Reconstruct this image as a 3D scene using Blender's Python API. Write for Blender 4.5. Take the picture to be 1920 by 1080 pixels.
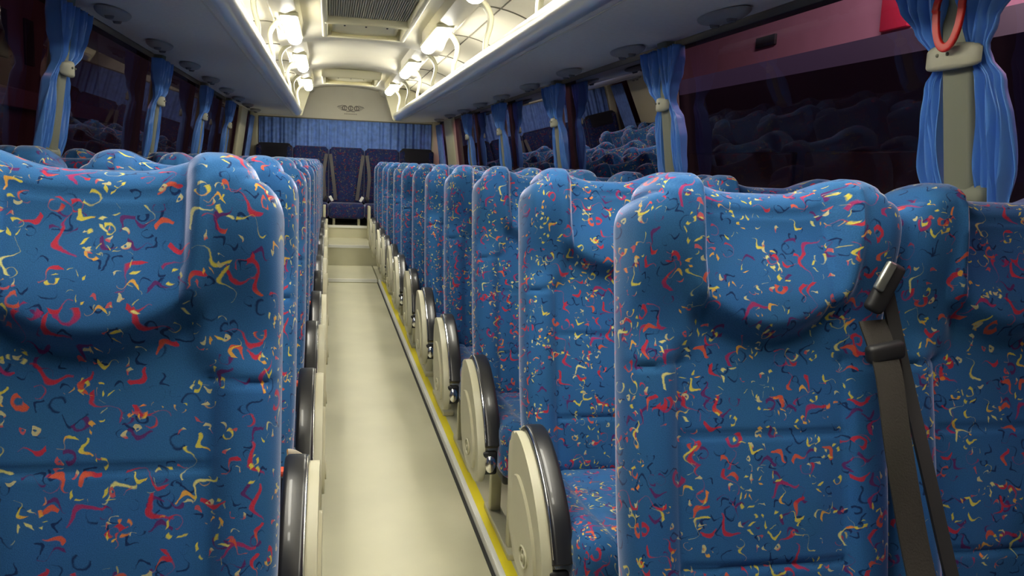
import bpy, bmesh, math, random
from mathutils import Vector, Matrix
random.seed(7)
sc = bpy.context.scene
for o in list(bpy.data.objects): bpy.data.objects.remove(o)
COL = sc.collection
PI = math.pi

# ------------------------------------------------------------ camera
F = 1600.0; VPX, VPY = 617.0, 300.0; SL = 0.042
H = 1.15                     # eye height above the seat platform
yc = Vector(((VPX-960)/F, (540-VPY)/F, -1)).normalized()
hd = Vector((1, -SL, 0))
zc = hd.cross(yc); zc = zc if zc.y > 0 else -zc; zc.normalize()
xc_ = yc.cross(zc).normalized()
R = Matrix((xc_, yc, zc))     # rows: world axes in camera coordinates
cam = bpy.data.cameras.new('camera'); camo = bpy.data.objects.new('camera', cam)
COL.objects.link(camo)
camo.matrix_world = Matrix.Translation((0, 0, H)) @ R.to_4x4()
cam.sensor_width = 36; cam.lens = F*36/1920; cam.clip_start = .02; cam.clip_end = 200
sc.camera = camo

# ------------------------------------------------------------ world, exposure
w = bpy.data.worlds.new('dusk'); sc.world = w; w.use_nodes = True
bg = w.node_tree.nodes['Background']
bg.inputs[0].default_value = (.55, .28, .42, 1); bg.inputs[1].default_value = .03
sc.view_settings.view_transform = 'Standard'; sc.view_settings.look = 'None'
sc.view_settings.gamma = 1; sc.view_settings.use_curve_mapping = False
sc.view_settings.exposure = 0.0
LAMP = 39.0

def area(name, loc, target, sx, sy, e, col):
    l = bpy.data.lights.new(name, 'AREA'); l.shape = 'RECTANGLE'; l.size = sx; l.size_y = sy; l.energy = e; l.color = col
    o = bpy.data.objects.new(name, l); COL.objects.link(o); o.location = loc
    o.rotation_euler = (Vector(target)-Vector(loc)).to_track_quat('-Z', 'Y').to_euler()
area('added_pink_wall_light', (4.6, 3, 6.8), (7.8, 3, 3.0), 12, .6, 1500, (1, .70, .78))  # unseen light added to brighten the pink building
area('added_maroon_wall_light', (-3.4, 5, 6), (-6, 3, 2.2), 2, .5, 130, (1, .55, .5))  # unseen light added to lift the maroon building on the left

# ------------------------------------------------------------ materials
def nodes(name):
    m = bpy.data.materials.new(name); m.use_nodes = True
    return m, m.node_tree, m.node_tree.nodes['Principled BSDF']
def mat(name, col, rough=.5, metal=0, spec=.5, noise=0, nscale=20, bump=0, coat=0, sheen=0):
    m, nt, b = nodes(name)
    b.inputs['Base Color'].default_value = (*col, 1); b.inputs['Roughness'].default_value = rough
    b.inputs['Metallic'].default_value = metal; b.inputs['Specular IOR Level'].default_value = spec
    b.inputs['Coat Weight'].default_value = coat; b.inputs['Sheen Weight'].default_value = sheen
    if noise or bump:
        tc = nt.nodes.new('ShaderNodeTexCoord'); n = nt.nodes.new('ShaderNodeTexNoise')
        n.inputs['Scale'].default_value = nscale; n.inputs['Detail'].default_value = 5
        nt.links.new(tc.outputs['Object'], n.inputs['Vector'])
        if noise:
            r = nt.nodes.new('ShaderNodeMapRange'); r.inputs['From Min'].default_value = .3; r.inputs['From Max'].default_value = .7
            r.inputs['To Min'].default_value = 1-noise; r.inputs['To Max'].default_value = 1+noise
            mx = nt.nodes.new('ShaderNodeVectorMath'); mx.operation = 'SCALE'; mx.inputs[0].default_value = col
            nt.links.new(n.outputs['Fac'], r.inputs['Value']); nt.links.new(r.outputs[0], mx.inputs['Scale'])
            nt.links.new(mx.outputs[0], b.inputs['Base Color'])
        if bump:
            bp = nt.nodes.new('ShaderNodeBump'); bp.inputs['Strength'].default_value = bump; bp.inputs['Distance'].default_value = .002
            nt.links.new(n.outputs['Fac'], bp.inputs['Height']); nt.links.new(bp.outputs[0], b.inputs['Normal'])
    return m
def emit(name, col, e):
    m, nt, b = nodes(name)
    b.inputs['Base Color'].default_value = (*col, 1); b.inputs['Emission Color'].default_value = (*col, 1)
    b.inputs['Emission Strength'].default_value = e
    return m

class NB:            # tiny node-math builder
    def __init__(s, nt): s.nt = nt
    def put(s, sock, v):
        if hasattr(v, 'is_linked') or isinstance(v, bpy.types.NodeSocket): s.nt.links.new(v, sock)
        else: sock.default_value = v
    def m(s, op, a, b=0.0, c=0.0):
        n = s.nt.nodes.new('ShaderNodeMath'); n.operation = op
        s.put(n.inputs[0], a); s.put(n.inputs[1], b); s.put(n.inputs[2], c); return n.outputs[0]
    def vm(s, op, a, b=(0, 0, 0), sc_=None):
        n = s.nt.nodes.new('ShaderNodeVectorMath'); n.operation = op
        s.put(n.inputs[0], a)
        if sc_ is None: s.put(n.inputs[1], b)
        else: s.put(n.inputs['Scale'], sc_)
        return n.outputs[0]
    def sep(s, v):
        n = s.nt.nodes.new('ShaderNodeSeparateXYZ'); s.put(n.inputs[0], v); return n.outputs
    def mix(s, f, a, b):
        n = s.nt.nodes.new('ShaderNodeMix'); n.data_type = 'RGBA'
        s.put(n.inputs[0], f); s.put(n.inputs[6], a); s.put(n.inputs[7], b); return n.outputs[2]

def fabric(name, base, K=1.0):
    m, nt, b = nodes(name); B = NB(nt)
    uv = nt.nodes.new('ShaderNodeUVMap').outputs[0]
    oi = nt.nodes.new('ShaderNodeObjectInfo').outputs['Random']
    off = nt.nodes.new('ShaderNodeCombineXYZ'); B.put(off.inputs[0], B.m('MULTIPLY', oi, 3.7)); B.put(off.inputs[1], B.m('MULTIPLY', oi, 9.1))
    p = B.vm('ADD', uv, off.outputs[0])
    nz = nt.nodes.new('ShaderNodeTexNoise'); nz.inputs['Scale'].default_value = 60; nz.inputs['Detail'].default_value = 3
    nt.links.new(p, nz.inputs['Vector'])
    dist = B.vm('SUBTRACT', nz.outputs['Color'], (.5, .5, .5))
    pd = B.vm('ADD', p, B.vm('SCALE', dist, sc_=.009))
    def soft(v, k=24):
        n = nt.nodes.new('ShaderNodeMath'); n.operation = 'MULTIPLY'; n.use_clamp = True
        B.put(n.inputs[0], v); n.inputs[1].default_value = k; return n.outputs[0]
    def layer(cell, seed, width, L, amp, kx, present, ring_share, dash, colph, upright):
        q = B.vm('ADD', B.vm('SCALE', pd, sc_=1/cell), (seed*3.17, seed*7.31, 0))
        v = nt.nodes.new('ShaderNodeTexVoronoi'); v.voronoi_dimensions = '2D'; v.feature = 'F1'; v.inputs['Scale'].default_value = 1
        nt.links.new(q, v.inputs['Vector'])
        r, g, bl = B.sep(v.outputs['Color'])
        loc = B.vm('SUBTRACT', q, v.outputs['Position'])
        rot = nt.nodes.new('ShaderNodeVectorRotate'); rot.rotation_type = 'Z_AXIS'
        nt.links.new(loc, rot.inputs['Vector'])
        nt.links.new(B.m('ADD', B.m('MULTIPLY', B.m('SUBTRACT', r, .5), 6.3-4.6*upright), 1.57), rot.inputs['Angle'])
        x, y, _ = B.sep(rot.outputs[0])
        wig = B.m('MULTIPLY', B.m('SINE', B.m('ADD', B.m('MULTIPLY', x, kx*1.25), B.m('MULTIPLY', g, 6.3))), amp*1.1)
        d1 = B.m('ABSOLUTE', B.m('SUBTRACT', y, wig))
        ww = B.m('MULTIPLY', B.m('ADD', .62, B.m('MULTIPLY', B.m('COSINE', B.m('ADD', B.m('MULTIPLY', x, 5.0), B.m('MULTIPLY', g, 9))), .5)), width)
        ww = B.m('ADD', ww, width*.10)
        s1 = B.m('MULTIPLY', soft(B.m('SUBTRACT', ww, d1)), B.m('LESS_THAN', B.m('ABSOLUTE', x), L))
        rad = B.m('SQRT', B.m('ADD', B.m('MULTIPLY', x, x), B.m('MULTIPLY', y, y)))
        s2 = soft(B.m('SUBTRACT', B.m('MULTIPLY', ww, .9), B.m('ABSOLUTE', B.m('SUBTRACT', rad, .2))))
        s2 = B.m('MULTIPLY', s2, B.m('GREATER_THAN', B.m('ADD', x, B.m('MULTIPLY', y, .5)), -.12))
        isr = B.m('LESS_THAN', g, ring_share)
        s = B.m('ADD', B.m('MULTIPLY', s2, isr), B.m('MULTIPLY', s1, B.m('SUBTRACT', 1, isr)))
        px = B.m('DIVIDE', B.m('SUBTRACT', B.sep(v.outputs['Position'])[0], seed*3.17), 1/cell)
        colm = B.m('ADD', .62, B.m('MULTIPLY', B.m('SINE', B.m('ADD', B.m('MULTIPLY', px, 2*PI/.118), colph)), .5))
        s = B.m('MULTIPLY', s, B.m('LESS_THAN', bl, B.m('MULTIPLY', colm, present)))
        if dash:
            dd = soft(B.m('ADD', B.m('SINE', B.m('MULTIPLY', x, dash)), .4), 2.5)
            isd = B.m('LESS_THAN', B.m('FRACT', B.m('MULTIPLY', g, 5.3)), .65)
            s = B.m('MULTIPLY', s, B.m('ADD', B.m('MULTIPLY', dd, isd), B.m('SUBTRACT', 1, isd)))
        return s, r, x
    big = nt.nodes.new('ShaderNodeTexNoise'); big.inputs['Scale'].default_value = 7; nt.links.new(p, big.inputs['Vector'])
    c = B.mix(B.m('MULTIPLY', big.outputs['Fac'], .8), (*base, 1), (base[0]*1.1, base[1]*1.05, base[2]*.62, 1))
    def add(c, col, *a, alt=None):
        s, r, x = layer(*a)
        cc = (*[v*K for v in col], 1)
        if alt:      # the thread changes colour along the stroke
            t = soft(B.m('ADD', B.m('MULTIPLY', x, 2.2), B.m('MULTIPLY', B.m('SUBTRACT', r, .5), 2.2)), 3)
            cc = B.mix(t, cc, (*[v*K for v in alt], 1))
        return B.mix(B.m('MULTIPLY', s, .93), c, cc)
    Y, O, RD, PK, NV = (.60, .52, .07), (.72, .22, .03), (.44, .025, .045), (.30, .025, .11), (.008, .022, .085)
    #            cell seed  width  L   amp  kx present ring dash column upright
    c = add(c, NV, .050, 1, .050, .42, .16, 7, .90, .60, 0, 0, .2)
    c = add(c, NV, .030, 8, .075, .34, .12, 8, .80, .45, 0, 2, .2)
    c = add(c, (.10, .02, .12), .040, 9, .085, .40, .12, 7, .55, .30, 0, 1.2, .5)
    c = add(c, RD, .058, 2, .072, .45, .13, 6, .92, .30, 0, 0.6, .75, alt=PK)
    c = add(c, RD, .042, 3, .095, .36, .10, 7, .70, .40, 0, 1.4, .3, alt=(.55, .09, .04))
    c = add(c, Y, .052, 4, .060, .45, .14, 7, .80, .25, 27, 3.9, .85, alt=(.66, .62, .22))
    c = add(c, Y, .034, 7, .090, .38, .14, 7, .62, .35, 20, 4.3, .6, alt=(.66, .34, .05))
    c = add(c, O, .050, 5, .060, .30, .08, 6, .13, .1, 22, 2.6, .2, alt=Y)
    c = add(c, (.50, .46, .25), .020, 6, .13, .26, .10, 6, .32, .1, 0, 4.0, .3, alt=(.45, .08, .10))
    fine = nt.nodes.new('ShaderNodeTexNoise'); fine.inputs['Scale'].default_value = 700; fine.inputs['Detail'].default_value = 2
    nt.links.new(uv, fine.inputs['Vector'])
    fr = B.m('ADD', .62, B.m('MULTIPLY', fine.outputs['Fac'], .76))
    c = B.vm('SCALE', c, sc_=fr)
    nt.links.new(c, b.inputs['Base Color'])
    bp = nt.nodes.new('ShaderNodeBump'); bp.inputs['Strength'].default_value = .3; bp.inputs['Distance'].default_value = .001
    nt.links.new(fine.outputs['Fac'], bp.inputs['Height']); nt.links.new(bp.outputs[0], b.inputs['Normal'])
    b.inputs['Roughness'].default_value = .95; b.inputs['Specular IOR Level'].default_value = .12
    b.inputs['Sheen Weight'].default_value = .9; b.inputs['Sheen Roughness'].default_value = .30
    b.inputs['Sheen Tint'].default_value = (.66, .70, 1, 1)
    return m

def glass_mat(name, tint, ior):
    m = bpy.data.materials.new(name); m.use_nodes = True; nt = m.node_tree; nt.nodes.clear()
    out = nt.nodes.new('ShaderNodeOutputMaterial'); t = nt.nodes.new('ShaderNodeBsdfTransparent'); g = nt.nodes.new('ShaderNodeBsdfGlossy')
    fr = nt.nodes.new('ShaderNodeFresnel'); fr.inputs['IOR'].default_value = ior; mx = nt.nodes.new('ShaderNodeMixShader')
    t.inputs[0].default_value = (*tint, 1); g.inputs['Roughness'].default_value = .0; g.inputs[0].default_value = (.42, .38, .43, 1)
    nt.links.new(fr.outputs[0], mx.inputs[0]); nt.links.new(t.outputs[0], mx.inputs[1]); nt.links.new(g.outputs[0], mx.inputs[2])
    nt.links.new(mx.outputs[0], out.inputs[0]); return m

FAB = fabric('patterned_velvet', (.024, .105, .32))
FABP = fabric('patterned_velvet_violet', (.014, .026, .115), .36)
CREAM = mat('cream_vinyl_floor', (.57, .55, .385), .42, noise=.06, nscale=3)
CREAMP = mat('cream_plastic', (.56, .54, .38), .42)
SHELL = mat('beige_armrest_plastic', (.50, .48, .34), .38)
CEIL = mat('ceiling_laminate', (.72, .69, .58), .5, noise=.03, nscale=4)
CEIL2 = mat('ceiling_frame_plastic', (.74, .70, .50), .4)
RACKU = mat('grey_rack_lining', (.74, .74, .76), .8, noise=.04, nscale=60)
ALU = mat('brushed_aluminium', (.82, .82, .80), .28, metal=.85)
TRIMW = mat('white_metal_edge', (.85, .85, .80), .35)
BLACKG = mat('gloss_black_pad', (.012, .012, .014), .34, coat=.15)
BLACK = mat('black_plastic', (.015, .015, .017), .5)
RUBBGAP = mat('black_rubber_and_gap', (.02, .02, .02), .8)
CHROME = mat('chrome', (.85, .85, .87), .15, metal=1)
YEL = mat('yellow_tape', (.85, .72, .02), .45)
PILLAR = mat('grey_pillar_cover', (.21, .22, .165), .5)
TIE = mat('beige_tie_plastic', (.42, .41, .31), .45, bump=.3, nscale=60)
CURT = mat('blue_satin', (.10, .29, .78), .32, spec=.55, sheen=.3, bump=.15, nscale=40)
CURTR = mat('blue_rear_curtain_cloth', (.15, .28, .70), .7, noise=.2, nscale=18)
WALLM = mat('grey_side_lining', (.16, .16, .18), .8)
BROWN = mat('dark_valance', (.05, .05, .07), .8)
BELT = mat('dark_belt_webbing', (.026, .024, .018), .65, bump=.5, nscale=300)
GREYBELT = mat('grey_belt_webbing', (.075, .07, .075), .7)
RED = mat('red_plastic', (.55, .012, .008), .35)
ORANGE = mat('orange_red_button', (.75, .10, .04), .4)
PAPER = mat('paper_tag', (.62, .56, .45), .8)
DARKV = mat('dark_velour', (.012, .011, .02), .9, sheen=.1)
LENS = emit('lit_tube_diffuser', (1, .96, .84), LAMP)
GLASS = glass_mat('tinted_window_glass', (.50, .44, .47), 1.55)
DARKF = mat('dark_metal_frame', (.03, .03, .03), .6)
SEAM = mat('dark_seam', (.20, .19, .15), .8)
EMB = mat('grey_emblem_print', (.24, .22, .19), .6)

# ------------------------------------------------------------ mesh helpers
def obj(name, bm, m, parent=None, smooth=True, loc=None, auto=35):
    me = bpy.data.meshes.new(name); bmesh.ops.recalc_face_normals(bm, faces=bm.faces); bm.to_mesh(me); bm.free()
    if m: me.materials.append(m)
    if smooth:
        for p in me.polygons: p.use_smooth = True
        me.set_sharp_from_angle(angle=math.radians(auto))
    o = bpy.data.objects.new(name, me); COL.objects.link(o)
    if parent: o.parent = parent
    if loc: o.location = loc
    return o
def tag(o, label, cat, group=None, kind=None):
    if label: o['label'] = label
    if cat: o['category'] = cat
    if group: o['group'] = group
    if kind: o['kind'] = kind
    return o
def thing(name, label, cat, loc=(0, 0, 0), group=None):
    o = bpy.data.objects.new(name, None); COL.objects.link(o); o.location = loc; o.empty_display_size = .05
    return tag(o, label, cat, group)
def struct(name, bm, m, label=None, smooth=True):
    o = obj(name, bm, m, smooth=smooth); o['kind'] = 'structure'
    o['label'] = label or name.replace('_', ' '); o['category'] = name.split('_')[0]
    return o
def new(): return bmesh.new()
def box(bm, c, d, rot=None, bev=0):
    M = Matrix.Translation(c) @ (rot.to_4x4() if rot else Matrix()) @ Matrix.Diagonal((*d, 1))
    r = bmesh.ops.create_cube(bm, size=1, matrix=M)
    if bev:
        es = list({e for v in r['verts'] for e in v.link_edges})
        bmesh.ops.bevel(bm, geom=es, offset=bev, segments=3, affect='EDGES', profile=.5)
    return bm
def catmull(pts, n=6, closed=False):
    P = [Vector(p) for p in pts]; out = []; L = len(P)
    rng = range(L if closed else L-1)
    for i in rng:
        a, b, c, d = (P[(i-1) % L], P[i], P[(i+1) % L], P[(i+2) % L]) if closed else (P[max(i-1, 0)], P[i], P[i+1], P[min(i+2, L-1)])
        for k in range(n):
            t = k/n; out.append(.5*((2*b)+(c-a)*t+(2*a-5*b+4*c-d)*t*t+(3*b-a-3*c+d)*t**3))
    if not closed: out.append(P[-1])
    return out
def sweep(bm, pts, prof, up=(0, 0, 1), cap=True, scale=None):
    """sweep closed 2D profile (a along side, b along up) over a polyline"""
    pts = [Vector(p) for p in pts]; rings = []
    for i, p in enumerate(pts):
        t = (pts[min(i+1, len(pts)-1)]-pts[max(i-1, 0)]).normalized()
        s = t.cross(Vector(up))
        if s.length < 1e-4: s = t.cross(Vector((1, 0, 0)))
        s.normalize(); u = s.cross(t)
        k = scale(i/(len(pts)-1)) if scale else 1
        rings.append([bm.verts.new(p+s*a*k+u*b*k) for a, b in prof])
    n = len(prof)
    for i in range(len(rings)-1):
        for j in range(n):
            bm.faces.new((rings[i][j], rings[i][(j+1) % n], rings[i+1][(j+1) % n], rings[i+1][j]))
    if cap: bm.faces.new(rings[0][::-1]); bm.faces.new(rings[-1])
def circ(r, n=12, ry=None): return [(r*math.cos(2*PI*k/n), (ry or r)*math.sin(2*PI*k/n)) for k in range(n)]
def rrect(a, b, r, n=4):
    out = []
    for cx, cy, s in ((a-r, b-r, 0), (-a+r, b-r, 1), (-a+r, -b+r, 2), (a-r, -b+r, 3)):
        for k in range(n+1):
            an = (s+k/n)*PI/2; out.append((cx+r*math.cos(an), cy+r*math.sin(an)))
    return out
def extrude_x(bm, yz, x0, x1, bev=.006):
    a = [bm.verts.new((x0, y, z)) for y, z in yz]; b = [bm.verts.new((x1, y, z)) for y, z in yz]
    f0 = bm.faces.new(a); f1 = bm.faces.new(b[::-1]); n = len(a)
    for i in range(n): bm.faces.new((a[i], b[i], b[(i+1) % n], a[(i+1) % n]))
    if bev:
        bmesh.ops.bevel(bm, geom=list(f0.edges)+list(f1.edges), offset=bev, segments=3, affect='EDGES', profile=.5)
def sheet(bm, fn, nu, nv, uvf=None):
    g = [[bm.verts.new(fn(i/nu, j/nv)) for j in range(nv+1)] for i in range(nu+1)]
    for i in range(nu):
        for j in range(nv): bm.faces.new((g[i][j], g[i+1][j], g[i+1][j+1], g[i][j+1]))
def ss(a, b, x):
    t = max(0, min(1, (x-a)/(b-a))); return t*t*(3-2*t)
def padbox(bm, lo, hi, r, n, disp=None, corner=0, mat_i=0):
    """rounded box with uv in metres; disp(x,y,z,front)->Vector"""
    uvl = bm.loops.layers.uv.verify()
    lo, hi = Vector(lo), Vector(hi); C = (lo+hi)/2; Hh = (hi-lo)/2
    n = dict(zip('xyz', n)); ax = {'x': 0, 'y': 1, 'z': 2}
    r3 = r if hasattr(r, '__len__') else (r, r, r)
    def mp(q):
        s = [q[i]*Hh[i] for i in range(3)]
        inner = [max(-(Hh[i]-r3[i]), min(Hh[i]-r3[i], s[i])) for i in range(3)]
        dlt = [(s[i]-inner[i])/r3[i] if r3[i] else 0 for i in range(3)]
        mxv = max(abs(v) for v in dlt); l = math.sqrt(sum(v*v for v in dlt))
        if l > 1e-9: dlt = [v*mxv/l for v in dlt]
        p = [inner[i]+dlt[i]*r3[i] for i in range(3)]
        if corner and p[2] > Hh[2]-corner and abs(p[0]) > Hh[0]-corner:
            a = (abs(p[0])-(Hh[0]-corner)); b = p[2]-(Hh[2]-corner)
            k = max(a, b)/math.hypot(a, b) if max(a, b) > 0 else 1
            p[0] = math.copysign(Hh[0]-corner+a*k, p[0]); p[2] = Hh[2]-corner+b*k
        P = Vector(p)
        if disp: P = P + disp(P+C, Vector(s)/1, q)
        return P+C
    def warp(t): return t
    for fix, u, v in (('y', 'x', 'z'), ('x', 'y', 'z'), ('z', 'x', 'y')):
        for sgn in (-1, 1):
            nu, nv = n[u], n[v]; g = []
            for i in range(nu+1):
                row = []
                for j in range(nv+1):
                    q = [0, 0, 0]; q[ax[fix]] = sgn; q[ax[u]] = -1+2*i/nu; q[ax[v]] = -1+2*j/nv
                    x, y, z = [q[k]*Hh[k]+C[k] for k in range(3)]
                    dy = y-lo.y
                    if fix == 'y': uv = (x, z) if sgn < 0 else (x+.7, z+.3)
                    elif fix == 'x': uv = (sgn*(Hh.x+dy)+C.x, z)
                    else: uv = (x, (hi.z+dy) if sgn > 0 else lo.z-dy)
                    row.append((bm.verts.new(mp(q)), uv))
                g.append(row)
            for i in range(nu):
                for j in range(nv):
                    c4 = [g[i][j], g[i+1][j], g[i+1][j+1], g[i][j+1]]
                    f = bm.faces.new([c[0] for c in c4])
                    for lp, c in zip(f.loops, c4): lp[uvl].uv = c[1]
    bmesh.ops.remove_doubles(bm, verts=bm.verts, dist=1e-5)

ORD = ['nearest', 'second', 'third', 'fourth', 'fifth', 'sixth', 'seventh', 'eighth', 'ninth', 'tenth', 'eleventh', 'twelfth']
XC = .215                                    # the coach's centre line
def WW(z): return 1.25-(z-1.1)*.14           # half width of the window plane
def wp(side, y, z, n=0): return (XC+side*(WW(z)-n), y, z)
YR = 11.22                                   # rear wall
Y0 = -2.2                                    # front end of what is built

# ------------------------------------------------------------ floor and steps
b = new(); box(b, (XC-(1.25+.262)/2, (Y0+9.58)/2, -.06), (1.25-.262, 9.58-Y0, .12)); struct('floor_left_platform', b, CREAM, 'cream seat platform left of the aisle', False)
b = new(); box(b, (XC+(1.25+.276)/2, (Y0+9.58)/2, -.06), (1.25-.276, 9.58-Y0, .12)); struct('floor_right_platform', b, CREAM, 'cream seat platform right of the aisle', False)
b = new(); box(b, (XC+.007, (Y0+8.42)/2, -.085), (.538, 8.42-Y0, .11)); struct('floor', b, CREAM, 'cream vinyl aisle floor', False)
b = new(); box(b, (XC, 9.0, -.06), (.524, 1.16, .12)); struct('floor_aisle_end', b, CREAM, 'cream raised floor at the end of the aisle', False)
b = new(); box(b, (XC, (9.58+10.57)/2, .05), (2.5, .99, .34)); struct('floor_lower_step', b, CREAM, 'lower cream step before the rear bench', False)
b = new(); box(b, (XC, (10.57+YR)/2, .12), (2.5, YR-10.57, .49)); struct('floor_upper_step', b, CREAM, 'upper cream step carrying the rear bench', False)
n = 1
for yy, z, wd in ((8.42, .0, .524), (9.58, .22, .524), (10.57, .365, .524)):
    b = new(); box(b, (XC, yy+.008, z+.003), (wd, .03, .008), bev=.002); box(b, (XC, yy-.004, z-.010), (wd, .006, .026)); struct('trim_%d' % n, b, TRIMW, 'light metal nosing across the aisle step'); n += 1
for s in (-1, 1):
    xe = XC+s*.262+(.014 if s > 0 else 0)
    b = new(); box(b, (xe+s*.006, (Y0+8.42)/2, .002), (.014, 8.42-Y0, .006), bev=.001); box(b, (xe-s*.002, (Y0+8.42)/2, -.012), (.004, 8.42-Y0, .03)); struct('trim_%d' % n, b, TRIMW, 'thin white metal edge along the aisle'); n += 1
    b = new(); box(b, (xe-s*.008, (Y0+8.42)/2, -.027), (.012, 8.42-Y0, .006)); struct('trim_%d' % n, b, RUBBGAP, 'thin black line in place of the shadow gap beside the aisle'); n += 1  # black strip drawn in for the shadow in the edge gap
b = new(); box(b, (XC+.276+.030, (Y0+8.3)/2, .0015), (.034, 8.3-Y0, .002)); tag(obj('yellow_tape_strip', b, YEL), 'long yellow tape strip stuck along the right edge of the aisle', 'tape')
for s, nm in ((-1, 'left'), (1, 'right')):
    b = new(); box(b, (XC+s*.262, 10.43, .42), (.03, .28, .40), bev=.008)
    tag(obj('step_side_panel', b, CREAMP), 'cream low side panel on the %s of the rear steps' % nm, 'panel', 'side panels at the rear steps')

# ------------------------------------------------------------ side walls, windows
for s, nm in ((-1, 'left'), (1, 'right')):
    b = new()
    sec = [(WW(1.1)+.0, -.05), (WW(1.1)+.0, 1.06), (WW(1.1)-.015, 1.10), (WW(1.1)+.06, 1.10), (WW(1.1)+.06, -.05)]
    a0 = [b.verts.new((XC+s*x, Y0, z)) for x, z in sec]; a1 = [b.verts.new((XC+s*x, YR+.06, z)) for x, z in sec]
    for i in range(len(sec)): b.faces.new((a0[i], a0[(i+1) % 5], a1[(i+1) % 5], a1[i]))
    b.faces.new(a0); b.faces.new(a1[::-1])
    struct('wall_'+nm, b, WALLM, 'grey lining of the %s side wall below the windows' % nm, False)
    # cant rail above the glass
    b = new(); box(b, (XC+s*1.21, (Y0+YR)/2, 1.78), (.05, YR-Y0, .22)); struct('wall_%s_top' % nm, b, BROWN, 'dark lining above the %s windows' % nm, False)
PY = [1.72, 3.43, 5.20, 6.95, 8.62]
edges = [Y0]+PY+[9.95, YR]
wn = 1
for s, nm in ((-1, 'left'), (1, 'right')):
    for i in range(len(edges)-1):
        y0, y1 = edges[i]+.0, edges[i+1]-.0
        b = new(); v = [b.verts.new(wp(s, yy, zz, -.02)) for yy, zz in ((y0, 1.09), (y1, 1.09), (y1, 1.72), (y0, 1.72))]; b.faces.new(v)
        struct('window_%d' % wn, b, GLASS, 'dark tinted %s side window pane' % nm, False); wn += 1
tn = n
for s, nm in ((-1, 'left'), (1, 'right')):
    for y in PY:
        b = new(); pts = [wp(s, y, z, .025) for z in (1.09, 1.3, 1.5, 1.69)]
        sweep(b, pts, rrect(.045, .026, .012), up=(s, 0, 0))
        box(b, wp(s, y, 1.13, .02), (.07, .16, .05), bev=.018)
        struct('trim_%d' % tn, b, PILLAR, 'grey-green window pillar cover with flared foot'); tn += 1
    b = new(); sweep(b, [wp(s, 10.15, z, .012) for z in (1.05, 1.4, 1.7)], rrect(.33, .02, .012), up=(s, 0, 0))
    struct('trim_%d' % tn, b, CREAMP, 'wide cream panel between the last side windows'); tn += 1

# ------------------------------------------------------------ curtains
def curtain(side, y, d, label, seed, wide=1.0):
    """one gathered panel; d=+1 lies behind the pillar (further back), -1 in front"""
    rnd = random.Random(seed); ph = rnd.uniform(0, 6); k1 = rnd.uniform(5.5, 7.5)
    zs = [1.02, 1.10, 1.2, 1.3, 1.38, 1.425, 1.445, 1.50, 1.56, 1.62, 1.70]
    sin = [.055, .055, .056, .058, .055, .040, .036, .034, .016, .004, .0]
    sout = [.112, .122, .138, .138, .118, .084, .082, .120, .165, .195, .21]
    amp = [.012, .014, .016, .016, .014, .010, .010, .018, .024, .026, .026]
    sout = [a+(c-a)*wide for a, c in zip(sin, sout)]
    def ip(arr, z):
        for i in range(len(zs)-1):
            if z <= zs[i+1]: t = (z-zs[i])/(zs[i+1]-zs[i]); t = t*t*(3-2*t); return arr[i]+(arr[i+1]-arr[i])*t
        return arr[-1]
    def fn(u, v):
        z = 1.02+v*.636; a, c = ip(sin, z), ip(sout, z)
        wob = .05*math.sin(7*v+ph)*(1-abs(2*u-1))
        uu = u+wob*.6
        yy = y+d*(a+(c-a)*uu+.004*math.sin(19*v+ph+u*9))
        nn = .028+.022*ss(1.40, 1.50, z)+ip(amp, z)*math.sin(k1*2*PI*u*.8+ph+1.0*math.sin(4*v+ph))+.006*math.sin(23*u+5*v)
        nn = (nn-.02)*ss(1.0, 1.2, z)+.02+.006*math.sin(PI*v*1.3)
        return wp(side, yy, z, nn)
    b = new(); sheet(b, fn, 64, 48)
    o = obj('curtain', b, CURT, auto=80)
    m = o.modifiers.new('thickness', 'SOLIDIFY'); m.thickness = .0025
    tag(o, label, 'curtain', 'tied-back side window curtains')
posn = ['nearest', 'second', 'third', 'fourth', 'fifth']
for s, nm in ((1, 'right'), (-1, 'left')):
    for i, y in enumerate(PY):
        if s < 0 and i == 0: continue
        q = posn[i] if s > 0 else posn[i-1]
        for d, dn in ((-1, 'front'), (1, 'rear')):
            curtain(s, y, d, 'blue satin curtain on the %s edge of the %s pillar on the %s' % (dn, q, nm), i*7+s*3+d, 1.0 if i else 1.0)
        t = thing('curtain_tieback', 'beige plastic tie clasp across the %s curtain pillar on the %s side' % (q, nm), 'curtain tieback', wp(s, y, 1.435, .06), 'curtain tie clasps')
        b = new(); big = i == 0
        hw = .080 if big else .045
        pts = [(-s*(-.02+.03*math.cos(a*1.35)), hw*math.sin(a*1.35)/math.sin(1.35), 0) for a in [k/8 for k in range(-8, 9)]]
        sweep(b, pts, rrect(.012, .028, .010) if True else None, up=(0, 0, 1), scale=lambda u: .62+.42*math.sin(PI*u)**.6 if u not in (0, 1) else .6)
        obj('clasp', b, TIE, t)
        for dy in (-.016, .016):
            b = new(); bmesh.ops.create_uvsphere(b, u_segments=10, v_segments=6, radius=.0045, matrix=Matrix.Translation((-s*.022, dy, .004))); obj('screw', b, PILLAR, t)
for s, nm in ((1, 'right'), (-1, 'left')):
    b = new()
    def fn(u, v, s=s):
        z = 1.02+.62*v; yy = 10.62+.42*u
        return wp(s, yy, z, .05+.018*math.sin(u*34))
    sheet(b, fn, 70, 6); o = obj('curtain', b, CURTR, auto=80); mm = o.modifiers.new('thickness', 'SOLIDIFY'); mm.thickness = .003
    tag(o, 'blue curtain hanging in the last %s side window by the rear corner' % nm, 'curtain', 'rear corner curtains')

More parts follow.
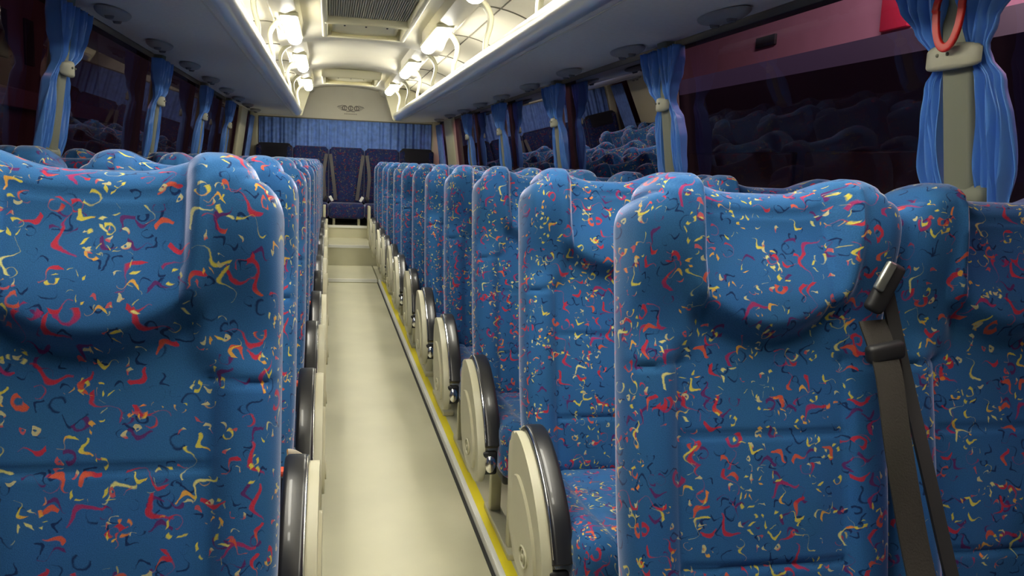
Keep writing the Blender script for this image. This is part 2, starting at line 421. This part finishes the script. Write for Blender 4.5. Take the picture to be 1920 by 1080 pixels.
# ------------------------------------------------------------ rear wall
b = new(); box(b, (XC, YR+.03, 1.90), (2.3, .06, .50)); struct('wall_rear', b, CEIL, 'cream panel above the rear window', False)
b = new(); box(b, (XC, YR+.04, .66), (2.5, .06, 1.2)); struct('wall_rear_lower', b, WALLM, 'rear wall behind the back bench', False)
b = new(); v = [b.verts.new(p) for p in ((XC-1.1, YR+.05, 1.24), (XC+1.1, YR+.05, 1.24), (XC+1.1, YR+.05, 1.66), (XC-1.1, YR+.05, 1.66))]; b.faces.new(v); struct('window_%d' % wn, b, GLASS, 'rear window pane behind the blue curtain', False)
for s in (-1, 1):
    b = new(); box(b, (XC+s*1.13, YR-.03, 1.38), (.10, .1, .72), bev=.02); struct('trim_%d' % tn, b, CREAMP, 'cream rear corner post'); tn += 1
b = new(); box(b, (XC, YR-.005, 1.655), (2.24, .03, .02), bev=.004); struct('trim_%d' % tn, b, SEAM, 'dark rail above the rear curtain'); tn += 1
b = new()
def fn(u, v):
    x = XC-1.07+2.14*u
    return (x, YR-.05+.012*math.sin(x*52+2.3*math.sin(x*7))+.006*math.sin(x*131), 1.22+.43*v)
sheet(b, fn, 420, 4); o = obj('rear_curtain', b, CURTR, auto=80); mm = o.modifiers.new('thickness', 'SOLIDIFY'); mm.thickness = .003
tag(o, 'wide pleated blue curtain drawn across the rear window', 'curtain')
b = new(); box(b, (XC, Y0-.04, 1.0), (2.7, .06, 2.3)); struct('wall_front', b, WALLM, 'grey bulkhead at the front of the coach', False)
# emblem on the rear header
em = thing('winged_emblem', 'small grey winged emblem with lettering on the cream panel above the rear curtain', 'emblem', (XC+.045, YR-.001, 1.81))
b = new()
for k in (-1, 0, 1):
    sweep(b, [(k*.075+.028*math.cos(a)*1.0, -.002, .028*math.sin(a)) for a in [i*PI/10 for i in range(20)]], circ(.006, 6), up=(0, 1, 0))
    box(b, (k*.075, -.002, 0), (.012, .004, .05))
for s in (-1, 1):
    for k in range(5):
        box(b, (s*(.115+.0*k+.025*(2-abs(k-1))*.5), -.002, .026-.012*k), (.07-.008*k, .004, .006), rot=Matrix.Rotation(s*.25, 3, 'Y'))
    box(b, (s*.03, -.002, -.036), (.17, .004, .006), rot=Matrix.Rotation(-s*.12, 3, 'Y'))
obj('wings', b, EMB, em)
b = new()
for k in range(9): box(b, ((k-4)*.018, -.002, -.072), (.009, .003, .014))
obj('lettering', b, EMB, em)

# ------------------------------------------------------------ ceiling
def zc_(x): return 2.07-.10*(abs(x)/.5)**2.2*.6
def bul(y):
    z = 0
    for c, wd, a in ((6.35, .32, .055), (8.15, .34, .055), (4.0-.0, .3, .0), (10.35, .25, .05), (2.3, .32, .05)):
        z += a*math.exp(-((y-c)/wd)**4)
    return z
b = new()
def fn(u, v):
    x = -.56+1.12*u; y = Y0+(YR+.02-Y0)*v
    return (XC+x, y, zc_(x)-bul(y))
sheet(b, fn, 24, 220); struct('ceiling', b, CEIL, 'cream central ceiling with shallow cross ribs')
for s, nm in ((-1, 'left'), (1, 'right')):
    prof = [(.50, 2.02), (.62, 2.045), (.76, 2.03), (.90, 1.98), (1.02, 1.90), (1.12, 1.80), (1.18, 1.70)]
    P = catmull([(a, 0, c) for a, c in prof], 4)
    b = new()
    r0 = [[b.verts.new((XC+s*p.x, y, p.z)) for p in P] for y in (Y0, YR+.02)]
    for i in range(len(P)-1): b.faces.new((r0[0][i], r0[0][i+1], r0[1][i+1], r0[1][i]))
    struct('ceiling_%s' % nm, b, CEIL, 'cream curved roof lining over the %s rack' % nm)
    b = new()
    for idx in (7, 14):
        p = P[idx]; box(b, (XC+s*(p.x-.003), (Y0+YR)/2, p.z-.004), (.005, YR-Y0, .006))
    yy = 2.6
    while yy < 11:
        sweep(b, [(XC+s*(p.x), yy, p.z-.003) for p in P], [(.003, .004), (-.003, .004), (-.003, -.004), (.003, -.004)], up=(0, 1, 0)); yy += 1.15
    struct('trim_%d' % tn, b, SEAM, 'dark panel joints in the roof lining'); tn += 1
    # duct beam carrying the lamps
    b = new(); D = [(.39, 2.03), (.41, 1.985), (.47, 1.965), (.53, 1.975), (.57, 2.01), (.56, 2.05), (.40, 2.06)]
    q0 = [b.verts.new((XC+s*a, Y0, c)) for a, c in D]; q1 = [b.verts.new((XC+s*a, YR-.02, c)) for a, c in D]
    for i in range(len(D)): b.faces.new((q0[i], q0[(i+1) % 7], q1[(i+1) % 7], q1[i]))
    b.faces.new(q0); b.faces.new(q1[::-1])
    struct('trim_%d' % tn, b, CEIL, 'long cream duct cover along the %s of the ceiling' % nm); tn += 1

# lamps: lit tube diffusers on both ducts
LY = [.80, 1.82, 3.7, 5.68, 7.55, 9.65]  # first pair is added out of view for steep light on the front seats
for s, nm in ((-1, 'left'), (1, 'right')):
    for i, y in enumerate(LY):
        t = thing('ceiling_lamp', 'lit white tube lamp, %s from the rear on the %s ceiling duct' % (['nearest', 'second', 'third', 'fourth', 'fifth', 'sixth'][5-i], nm), 'ceiling lamp', (XC+s*.45, y, 1.966), 'lit tube lamps along the ceiling')
        b = new(); box(b, (0, 0, .0), (.11, .98, .022), bev=.008); obj('housing', b, CREAMP, t)
        b = new(); sweep(b, [(0, -.45, -.018), (0, -.44, -.02), (0, .44, -.02), (0, .45, -.018)], [(.045*math.cos(a), -.036*math.sin(a)) for a in [PI*k/12 for k in range(13)]], up=(0, 0, 1)); obj('diffuser', b, LENS, t)

# ------------------------------------------------------------ ceiling hatches
def hatch(y0, y1, zt, wd, name, label, grille=True):
    t = thing(name, label, 'ceiling panel', (XC, (y0+y1)/2, zt), 'air return panels on the ceiling')
    L = y1-y0
    b = new(); fw = .035
    for sx in (-1, 1): box(b, (sx*wd/2, 0, -.01), (fw, L, .09), bev=.012)
    for sy in (-1, 1): box(b, (0, sy*(L/2-fw/2), -.01), (wd, fw, .09), bev=.012)
    obj('frame', b, CEIL2, t)
    hl = .62
    if grille:
        b = new(); y = -L/2+.04
        box(b, (0, -hl/2, .012), (wd-.03, L-hl-.03, .008)); obj('backing', b, WALLM, t)
        b = new()
        k = -wd/2+.03
        while k < wd/2-.02: box(b, (k, -hl/2, -.008), (.006, L-hl-.04, .022)); k += .0125
        yy = -L/2+.06
        while yy < L/2-hl: box(b, (0, yy, -.014), (wd-.04, .004, .008)); yy += .045
        obj('grille', b, mat('grey_grille', (.50, .48, .42), .5), t)
        b = new(); box(b, (0, L/2-hl, -.015), (wd, .04, .09), bev=.012); obj('cross_bar', b, CEIL2, t)
    yc0 = L/2-hl/2 if grille else 0
    b = new()
    def fn(u, v):
        x = (u-.5)*(wd-.09); yy = yc0+(v-.5)*((hl if grille else L)-.12)
        return (x, yy, .005-.03*v+.012*(2*u-1)**2)
    sheet(b, fn, 16, 6); o = obj('access_cover', b, CEIL2, t); mm = o.modifiers.new('thickness', 'SOLIDIFY'); mm.thickness = .01
    b = new(); box(b, (0, yc0+((hl if grille else L)/2-.055), -.034), (wd-.08, .01, .035), bev=.003); obj('lower_lip', b, mat('tan_lip', (.42, .38, .22), .5), t)
    for k in (-1, 0, 1):
        b = new(); box(b, (k*.13, yc0-.06, -.02), (.012, .03, .02), bev=.003); obj('latch', b, DARKF, t)
hatch(3.2, 5.9, 2.0, .50, 'ceiling_air_unit', 'long cream air return panel with ribbed grey grille at top of the view')
hatch(9.0, 9.8, 2.03, .56, 'ceiling_hatch', 'small cream hatch in the ceiling near the rear', False)

# ------------------------------------------------------------ luggage racks
YRE = 10.6
for s, nm in ((-1, 'left'), (1, 'right')):
    t = thing('luggage_rack', 'long grey overhead luggage rack along the %s side with bright metal rail' % nm, 'luggage rack', (XC, 0, 0), 'overhead luggage racks')
    def ex(bm, sec, y0, y1):
        n = len(sec); a = [bm.verts.new((s*x, y0, z)) for x, z in sec]; c = [bm.verts.new((s*x, y1, z)) for x, z in sec]
        for i in range(n): bm.faces.new((a[i], a[(i+1) % n], c[(i+1) % n], c[i]))
        bm.faces.new(a); bm.faces.new(c[::-1])
    b = new(); ex(b, [(.60, 1.655), (.68, 1.648), (.90, 1.655), (1.06, 1.665), (1.10, 1.685), (1.165, 1.69), (1.165, 1.71), (.60, 1.70)], Y0, YRE); obj('tray', b, RACKU, t)
    b = new(); sec = [(.545, 1.735), (.535, 1.715), (.54, 1.69), (.555, 1.668), (.58, 1.656), (.602, 1.653), (.602, 1.70), (.57, 1.705), (.56, 1.735)]
    ex(b, sec, Y0, YRE); obj('rail', b, ALU, t, auto=50)
    b = new(); ex(b, [(.625, 1.648), (.631, 1.648), (.631, 1.652), (.625, 1.652)], Y0, YRE); obj('underside_groove', b, mat('light_groove', (.6, .6, .6), .4), t)
    k = 0; y = .95
    while y < 10.5:
        b = new()
        pts = catmull([(s*.50, y, 1.985), (s*.545, y, 1.955), (s*.575, y, 1.90), (s*.572, y, 1.84), (s*.556, y, 1.78), (s*.553, y, 1.725)], 5)
        sweep(b, pts, rrect(.032, .011, .008), up=(s, 0, 0.001), scale=lambda u: 1.25-.35*u)
        obj('bracket', b, CREAMP, t); y += 1.15
    b = new(); P = [(.535, 1.66), (.60, 1.65), (1.165, 1.68), (1.165, 1.80), (1.02, 1.90), (.76, 2.02), (.56, 2.04), (.42, 2.02), (.46, 1.90), (.50, 1.78)]
    ex(b, P, YRE, YRE+.04); obj('end_panel', b, CREAMP, t)
    # vents on the underside
    VY = [2.6+.9*k for k in range(9)]
    for i, y in enumerate(VY):
        v = thing('passenger_vent', 'oval grey air vent under the %s luggage rack, %s from the front' % (nm, ['first']+ORD[1:]) if False else 'oval grey air vent under the %s luggage rack, %s from the front' % (nm, (['first']+ORD[1:])[i]), 'air vent', (XC+s*1.0, y, 1.657), 'air vents under the luggage racks')
        b = new(); bmesh.ops.create_uvsphere(b, u_segments=28, v_segments=14, radius=1, matrix=Matrix.Diagonal((.055, .16, .026, 1))); bmesh.ops.bisect_plane(b, geom=b.verts[:]+b.edges[:]+b.faces[:], plane_co=(0, 0, 0), plane_no=(0, 0, 1), clear_outer=True); obj('housing', b, mat('grey_vent', (.30, .30, .31), .5) if i == 0 and s < 0 else bpy.data.materials['grey_vent'], v)
        for dy in (-.06, .06):
            b = new(); bmesh.ops.create_cone(b, cap_ends=True, segments=18, radius1=.013, radius2=.018, depth=.012, matrix=Matrix.Translation((0, dy, -.026))); obj('nozzle', b, WALLM, v)

# ------------------------------------------------------------ seats
BL = .743; LEAN = math.radians(12); SEATZ = .40
def back_disp(P, s, q):
    x, y, z = P; ax = abs(x)
    d = Vector((0, 0, 0)); fr = ss(.02, -.035, y)          # weight on the front side
    head = ss(.455, .50, z)
    wing = ss(.100, .136, ax)*head*ss(.80, .70, z)
    wing *= 1
    zb = .488+.055*(ax/.125)**2
    pil = ss(zb-.014, zb+.030, z)*ss(.148, .112, ax)*(1-.55*ss(.54, .68, z))
    bol = ss(.128, .175, ax)*(1-head)*.022
    mid = .010*math.exp(-((z-.2)/.16)**2)*ss(.14, .08, ax)
    D = (.016+.064*ss(.49, .68, z))*wing+.046*pil+bol+mid
    g = lambda t, w=.0042: math.exp(-(t/w)**2)
    gr = .0055*g(z-.335)*ss(.15, .135, ax)+.006*g(z-.125)*ss(.15, .135, ax)
    gr += .007*g(ax-.143)*ss(.47, .44, z)
    gr += .008*g(z-(.452-.10*(ax-.14)))*ss(.125, .14, ax)
    gr += .006*g(ax-.104, .005)*ss(.5, .54, z)
    gr += .005*g(z-(.700+.02*ss(.1,.2,ax)), .004)
    d.y = -(D-gr)*fr
    # raised rounded shoulders of the head wings
    hz = ss(.60, .76, z)
    d.z = (.018*math.exp(-((ax-.150)/.055)**2)-.008*ss(.12, .05, ax))*hz
    d.x = -x*.03*ss(.25, 0, z)
    return d
def make_back(fab):
    b = new(); padbox(b, (-.225, -.05, -.03), (.225, .05, BL), (.045, .045, .045), (64, 7, 104), back_disp, corner=.075)
    return b
def cush_disp(P, s, q):
    x, y, z = P; ax = abs(x); top = ss(.0, .05, z-.30)
    d = Vector((0, 0, 0)); g = lambda t, w=.006: math.exp(-(t/w)**2)
    d.z = (.016*ss(.12, .17, ax)-.008*g(ax-.135)-.007*g(y+.40)+.012*ss(-.3, -.42, y))*top - .006*g(y+.12)*top
    d.y = -.015*math.exp(-((z-.34)/.05)**2)*ss(-.35, -.5, y)
    return d
ARM = [(y-.025, z-.028) for y, z in [(-.085, .46), (-.085, .525), (-.105, .560), (-.15, .578), (-.22, .565), (-.30, .525), (-.37, .465), (-.42, .395), (-.44, .33), (-.43, .285), (-.36, .268), (-.25, .272), (-.15, .30), (-.105, .37)]]
def make_seat(name, arm, label, fab=FAB):
    """arm: -1 / +1 side of the aisle armrest, 0 none. Origin on the floor below the backrest hinge."""
    t = thing(name, label, 'seat')
    bk = obj('backrest', make_back(fab), fab, t, auto=70)
    bk.location = (0, 0, SEATZ); bk.rotation_euler = (-LEAN, 0, 0)
    b = new(); padbox(b, (-.222, -.50, .265), (.222, .02, .405), .042, (36, 34, 9), cush_disp); obj('cushion', b, fab, t, auto=70)
    b = new(); box(b, (0, -.23, .25), (.40, .40, .04), bev=.01); obj('seat_pan', b, BLACK, t)
    b = new()
    for yy in (-.10, -.38):
        sx = arm if arm else .55
        box(b, (.17*(arm or 1)*.9, yy, .12), (.035, .035, .24), bev=.004)
    box(b, (.17*(arm or 1)*.9, -.24, .012), (.05, .40, .022), bev=.004)
    obj('leg_frame', b, CREAMP, t)
    if arm:
        x0, x1 = arm*.260, arm*.282
        C = catmull([(0, y, z) for y, z in ARM], 4, closed=True)
        b = new(); extrude_x(b, [(p.y, p.z) for p in C], min(x0, x1), max(x0, x1), .007); pn = obj('armrest_panel', b, SHELL, t, auto=40)
        # raised inner plate on the outside face
        I = catmull([(0, -.25+(y+.25)*.66-.02, .40+(z-.40)*.62-.03) for y, z in ARM], 4, closed=True)
        b = new(); xa = x1-arm*.002; xb = x1+arm*.007; extrude_x(b, [(p.y, p.z) for p in I], min(xa, xb), max(xa, xb), .0035); obj('raised_plate', b, SHELL, pn, auto=40)
        b = new(); xm = x1+arm*.009
        sweep(b, [(xm, -.325+.032*math.cos(a), .317+.021*math.sin(a)) for a in [k*PI/12 for k in range(25)]], circ(.0025, 6), up=(1, 0, 0))
        for dy, rt in ((-.011, .3), (.011, .3)): box(b, (xm, -.325+dy, .317), (.003, .005, .028), rot=Matrix.Rotation(.25, 3, 'X'))
        box(b, (xm, -.325, .317), (.003, .022, .004), rot=Matrix.Rotation(.3, 3, 'X'))
        obj('oval_emblem', b, CREAMP, pn)
        path = catmull([(arm*.2375, y-.025, z-.038) for y, z in ((-.088, .535), (-.108, .570), (-.155, .588), (-.225, .574), (-.305, .532), (-.378, .470), (-.428, .395))], 6)
        b = new(); sweep(b, path, rrect(.0235, .015, .010), up=(0, 0, 1), scale=None)
        pd = obj('armrest_pad', b, BLACKG, t, auto=50)
        b = new(); path2 = [(arm*.259, p.y-.002, p.z+.013) for p in path]
        sweep(b, path2, circ(.0018, 6), up=(0, 0, 1)); obj('chrome_piping', b, CHROME, pd)
        b = new(); bmesh.ops.create_uvsphere(b, u_segments=16, v_segments=10, radius=1, matrix=Matrix.Translation((arm*.247, -.463, .310)) @ Matrix.Diagonal((.017, .014, .026, 1))); obj('recline_button', b, CHROME, t)
        b = new(); box(b, (arm*.247, -.450, .310), (.044, .02, .07), bev=.008); obj('button_housing', b, BLACK, t)
        bu = new(); box(bu, (arm*.205, -.07, .44), (.026, .045, .10), bev=.006); bo = obj('belt_buckle', bu, BLACK, t)
        bu = new(); box(bu, (arm*.205, -.075, .494), (.02, .03, .014), bev=.003); obj('release_button', bu, ORANGE, bo)
    return t
def copy_tree(o, parent=None):
    c = o.copy(); COL.objects.link(c)
    if parent: c.parent = parent
    for ch in list(o.children): copy_tree(ch, c)
    return c
protoA = {+1: make_seat('coach_seat', -1, ''), -1: make_seat('coach_seat', +1, '')}
protoW = make_seat('coach_seat', 0, '')
used = set()
def place(proto, x, y, label, group, yaw=0, roll=0, sx=1, pitch=0):
    o = proto if proto.name not in used else copy_tree(proto)
    used.add(proto.name)
    o.location = (x, y, 0); o.rotation_euler = (pitch, roll, yaw); o.scale = (sx, 1, 1)
    o['label'] = label; o['group'] = group; o['category'] = 'seat'
    return o
DY = BL*math.sin(LEAN)                # backrest top lies this far behind the hinge
rows = {1: [1.36]+[2.18+.735*k for k in range(11)], -1: [1.29]+[2.02+.735*k for k in range(11)]}
front = {}
for s, nm in ((1, 'right'), (-1, 'left')):
    for i, Y in enumerate(rows[s]):
        rnd = random.Random(i*5+s)
        j = rnd.uniform(-.004, .004) if i else 0
        sx = (1.03 if s > 0 else 1.06) if i == 0 else 1.0
        ed = (.462 if i == 0 else .478) if s > 0 else (-.060 if i == 0 else -.062)
        cx = ed+s*.2275*sx+j
        roll = s*-.0 + (-.018*s*-1 if False else 0)
        a = place(protoA[s], cx, Y-DY, 'blue patterned aisle seat, %s from the front %s of the aisle' % ((['first']+ORD[1:])[i], nm), 'coach seats in the side rows', rnd.uniform(-.012, .012), 0, sx)
        cw = cx+s*.457*sx
        b_ = place(protoW, cw, Y-DY+.005, 'blue patterned window seat, %s from the front on the %s side' % ((['first']+ORD[1:])[i], nm), 'coach seats in the side rows', rnd.uniform(-.012, .012), 0, sx)
        front[(s, i)] = (a, b_, cx, cw)

# shoulder belt on the nearest right aisle seat
a, wseat, cx, cw = front[(1, 0)]
def strap(bm, pts, wd, th=.0015, nrm=None):
    P = catmull(pts, 6); sweep(bm, P, [(wd/2, th), (-wd/2, th), (-wd/2, -th), (wd/2, -th)], up=(0, -1, 0.15))
bx = .178
b = new(); strap(b, [(bx-.02, -.075+.075, .93), (bx-.015, -.045, .86), (bx-.022, -.10, .75), (bx-.010, -.15, .60), (bx+.0, -.22, .46)], .046)
belt = obj('seat_belt', b, BELT, a)
b = new(); strap(b, [(bx+.0, .005, .99), (bx+.025, -.02, .87), (bx+.045, -.085, .70), (bx+.075, -.14, .52), (bx+.095, -.18, .42)], .022, .003); obj('belt_return', b, RUBBGAP, belt)
b = new(); box(b, (bx-.012, -.012, .985), (.030, .022, .085), rot=Matrix.Rotation(.45, 3, 'Y'), bev=.008); g = obj('belt_guide', b, BLACK, a)
b = new(); box(b, (bx-.020, -.022, 1.005), (.016, .012, .05), rot=Matrix.Rotation(.45, 3, 'Y'), bev=.004); obj('chrome_clip', b, mat('dull_chrome', (.35, .36, .33), .3, metal=.8), g)
b = new(); box(b, (bx-.012, -.030, .885), (.062, .022, .030), rot=Matrix.Rotation(-.2, 3, 'Y'), bev=.008); obj('belt_slider', b, BLACK, a)
b = new(); sheet(b, lambda u, v: (bx+.03+.06*u, -.16-.02*v, .42+.05*v-.02*u+.01*math.sin(5*u)), 4, 4); o = obj('paper_label', b, PAPER, wseat)
o.location = (-.465, -.01, .04); m_ = o.modifiers.new('t', 'SOLIDIFY'); m_.thickness = .001
# paper tags on some left belts
for i in (1, 2, 3):
    s_ = front[(-1, i)][0]
    b = new(); sheet(b, lambda u, v: (.212+.034*u, -.02-.012*v+.008*math.sin(4*u), .475+.055*v-.012*u), 4, 4); o = obj('paper_label', b, PAPER, s_); m_ = o.modifiers.new('t', 'SOLIDIFY'); m_.thickness = .001

# ------------------------------------------------------------ rear bench
def rb_disp(P, s, q):
    x, y, z = P; fr = ss(.02, -.035, y); d = Vector((0, 0, 0)); g = lambda t, w=.006: math.exp(-(t/w)**2)
    d.y = -(.02*ss(.40, .50, z)+.012*ss(.13, .18, abs(x))-.006*g(z-.40)-.006*g(z-.2))*fr
    return d
names = ['left end', 'second from left', 'middle', 'second from right', 'right end']
rb = None
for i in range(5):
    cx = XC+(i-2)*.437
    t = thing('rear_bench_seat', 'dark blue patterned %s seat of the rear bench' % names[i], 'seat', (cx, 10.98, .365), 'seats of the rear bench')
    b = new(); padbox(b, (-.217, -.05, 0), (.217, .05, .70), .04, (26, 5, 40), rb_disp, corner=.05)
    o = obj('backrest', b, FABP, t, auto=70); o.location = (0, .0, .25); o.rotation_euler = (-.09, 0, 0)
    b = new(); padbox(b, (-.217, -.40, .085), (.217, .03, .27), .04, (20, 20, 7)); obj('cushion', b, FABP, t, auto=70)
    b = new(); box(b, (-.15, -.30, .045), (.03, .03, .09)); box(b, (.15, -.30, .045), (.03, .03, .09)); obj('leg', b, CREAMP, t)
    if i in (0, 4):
        b = new(); padbox(b, (-.217, -.075, .52), (.217, .060, .72), .045, (16, 6, 10), None, corner=.05)  # black top piece on both end seats
        o = obj('headrest_top', b, DARKV, t); o.location = (0, 0, .25); o.rotation_euler = (-.09, 0, 0); o['label'] = 'black headrest top'
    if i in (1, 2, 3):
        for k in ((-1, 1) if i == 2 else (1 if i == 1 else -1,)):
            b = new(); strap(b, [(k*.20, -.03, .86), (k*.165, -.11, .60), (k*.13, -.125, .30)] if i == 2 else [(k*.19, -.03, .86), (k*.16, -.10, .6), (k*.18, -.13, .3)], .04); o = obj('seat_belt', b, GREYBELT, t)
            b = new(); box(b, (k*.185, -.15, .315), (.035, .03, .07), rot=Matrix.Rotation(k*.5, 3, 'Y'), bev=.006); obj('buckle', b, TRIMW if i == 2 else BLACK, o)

# ------------------------------------------------------------ red loop on the nearest right pillar
b = new(); c = wp(1, 1.69, 1.55, .085)
pts = []
for k in range(25):
    a = PI*k/24; pts.append((c[0], c[1]+.040*math.cos(a), c[2]-.10*math.sin(a)**.8))
pts = [(c[0]+.03, c[1]+.028, c[2]+.12)]+pts+[(c[0]+.03, c[1]-.028, c[2]+.12)]
sweep(b, catmull(pts, 2), rrect(.010, .004, .003), up=(1, 0, 0)); 
tag(obj('red_strap_loop', b, RED), 'glossy red loop hanging above the clasp on the nearest right pillar', 'strap')

# ------------------------------------------------------------ outside
PINK = mat('pink_render', (.72, .42, .53), .9, noise=.05, nscale=2)
MAROON = mat('maroon_render', (.16, .085, .085), .9, noise=.1, nscale=2)
GROUND = mat('asphalt', (.03, .03, .032), .9)
b = new(); box(b, (0, 5, -1.3), (60, 60, .1)); o = struct('floor_street', b, GROUND, 'dark asphalt outside', False)
t = thing('pink_building', 'pink rendered building beyond the right-hand windows', 'building', (8.0, 6, -1.25))
b = new(); box(b, (1, 9, 4.5), (2, 50, 9)); obj('wall', b, PINK, t, False)
for yy, zz, wy, wz in ((9.15, 4.94, .72, .19),):
    b = new(); box(b, (-.02, yy, zz), (.06, wy, wz), bev=.01); obj('vent_plate', b, DARKF, t)
b = new(); box(b, (-.05, 5.3, 4.98), (.08, .62, .75), bev=.01); obj('red_banner', b, mat('red_cloth', (.85, .05, .12), .7), t)
t = thing('parked_coach', 'dark coach parked close beyond the right-hand windows', 'bus', (4.1, 3.2, -1.25))
b = new(); C = [( -1.2, .35), (-1.22, 1.2), (-1.2, 2.4), (-1.14, 3.08), (-.98, 3.25), (0, 3.31), (.98, 3.25), (1.14, 3.08), (1.2, 2.4), (1.22, 1.2), (1.2, .35)]
n_ = len(C); a0 = [b.verts.new((x, -5.5, z)) for x, z in C]; a1 = [b.verts.new((x, 5.3, z)) for x, z in C]
for i in range(n_): b.faces.new((a0[i], a0[(i+1) % n_], a1[(i+1) % n_], a1[i]))
b.faces.new(a0); b.faces.new(a1[::-1]); obj('body', b, mat('dark_navy_paint', (.06, .055, .11), .45), t, False)
for k in range(6):
    b = new(); box(b, (-1.2, -4.4+k*1.75, 2.1), (.06, 1.6, .95), bev=.02); obj('window_pane', b, mat('dark_coach_glass', (.09, .06, .06), .5) if k == 0 else bpy.data.materials['dark_coach_glass'], t)
for yy in (-3.8, 3.0):
    b = new(); bmesh.ops.create_cone(b, cap_ends=True, segments=28, radius1=.48, radius2=.48, depth=.28, matrix=Matrix.Translation((-1.05, yy, .48)) @ Matrix.Rotation(PI/2, 4, 'Y')); obj('wheel', b, RUBBGAP, t)
t = thing('maroon_building', 'dim maroon building with windows beyond the left-hand windows', 'building', (-6.0, 6, -1.25))
b = new(); box(b, (-1, 4, 4.5), (2, 30, 9)); obj('wall', b, MAROON, t, False)
b = new(); box(b, (.15, 4, 3.3), (.4, 30, .35), bev=.02); obj('ledge', b, mat('mauve_ledge', (.26, .15, .16), .9), t)
for k in range(12):
    b = new(); box(b, (.02, -3+k*1.5, 4.5), (.06, .5, .9), bev=.01)
    obj('window_pane', b, emit('lit_window', (1, .85, .55), 1.2) if k == 3 else DARKF, t)
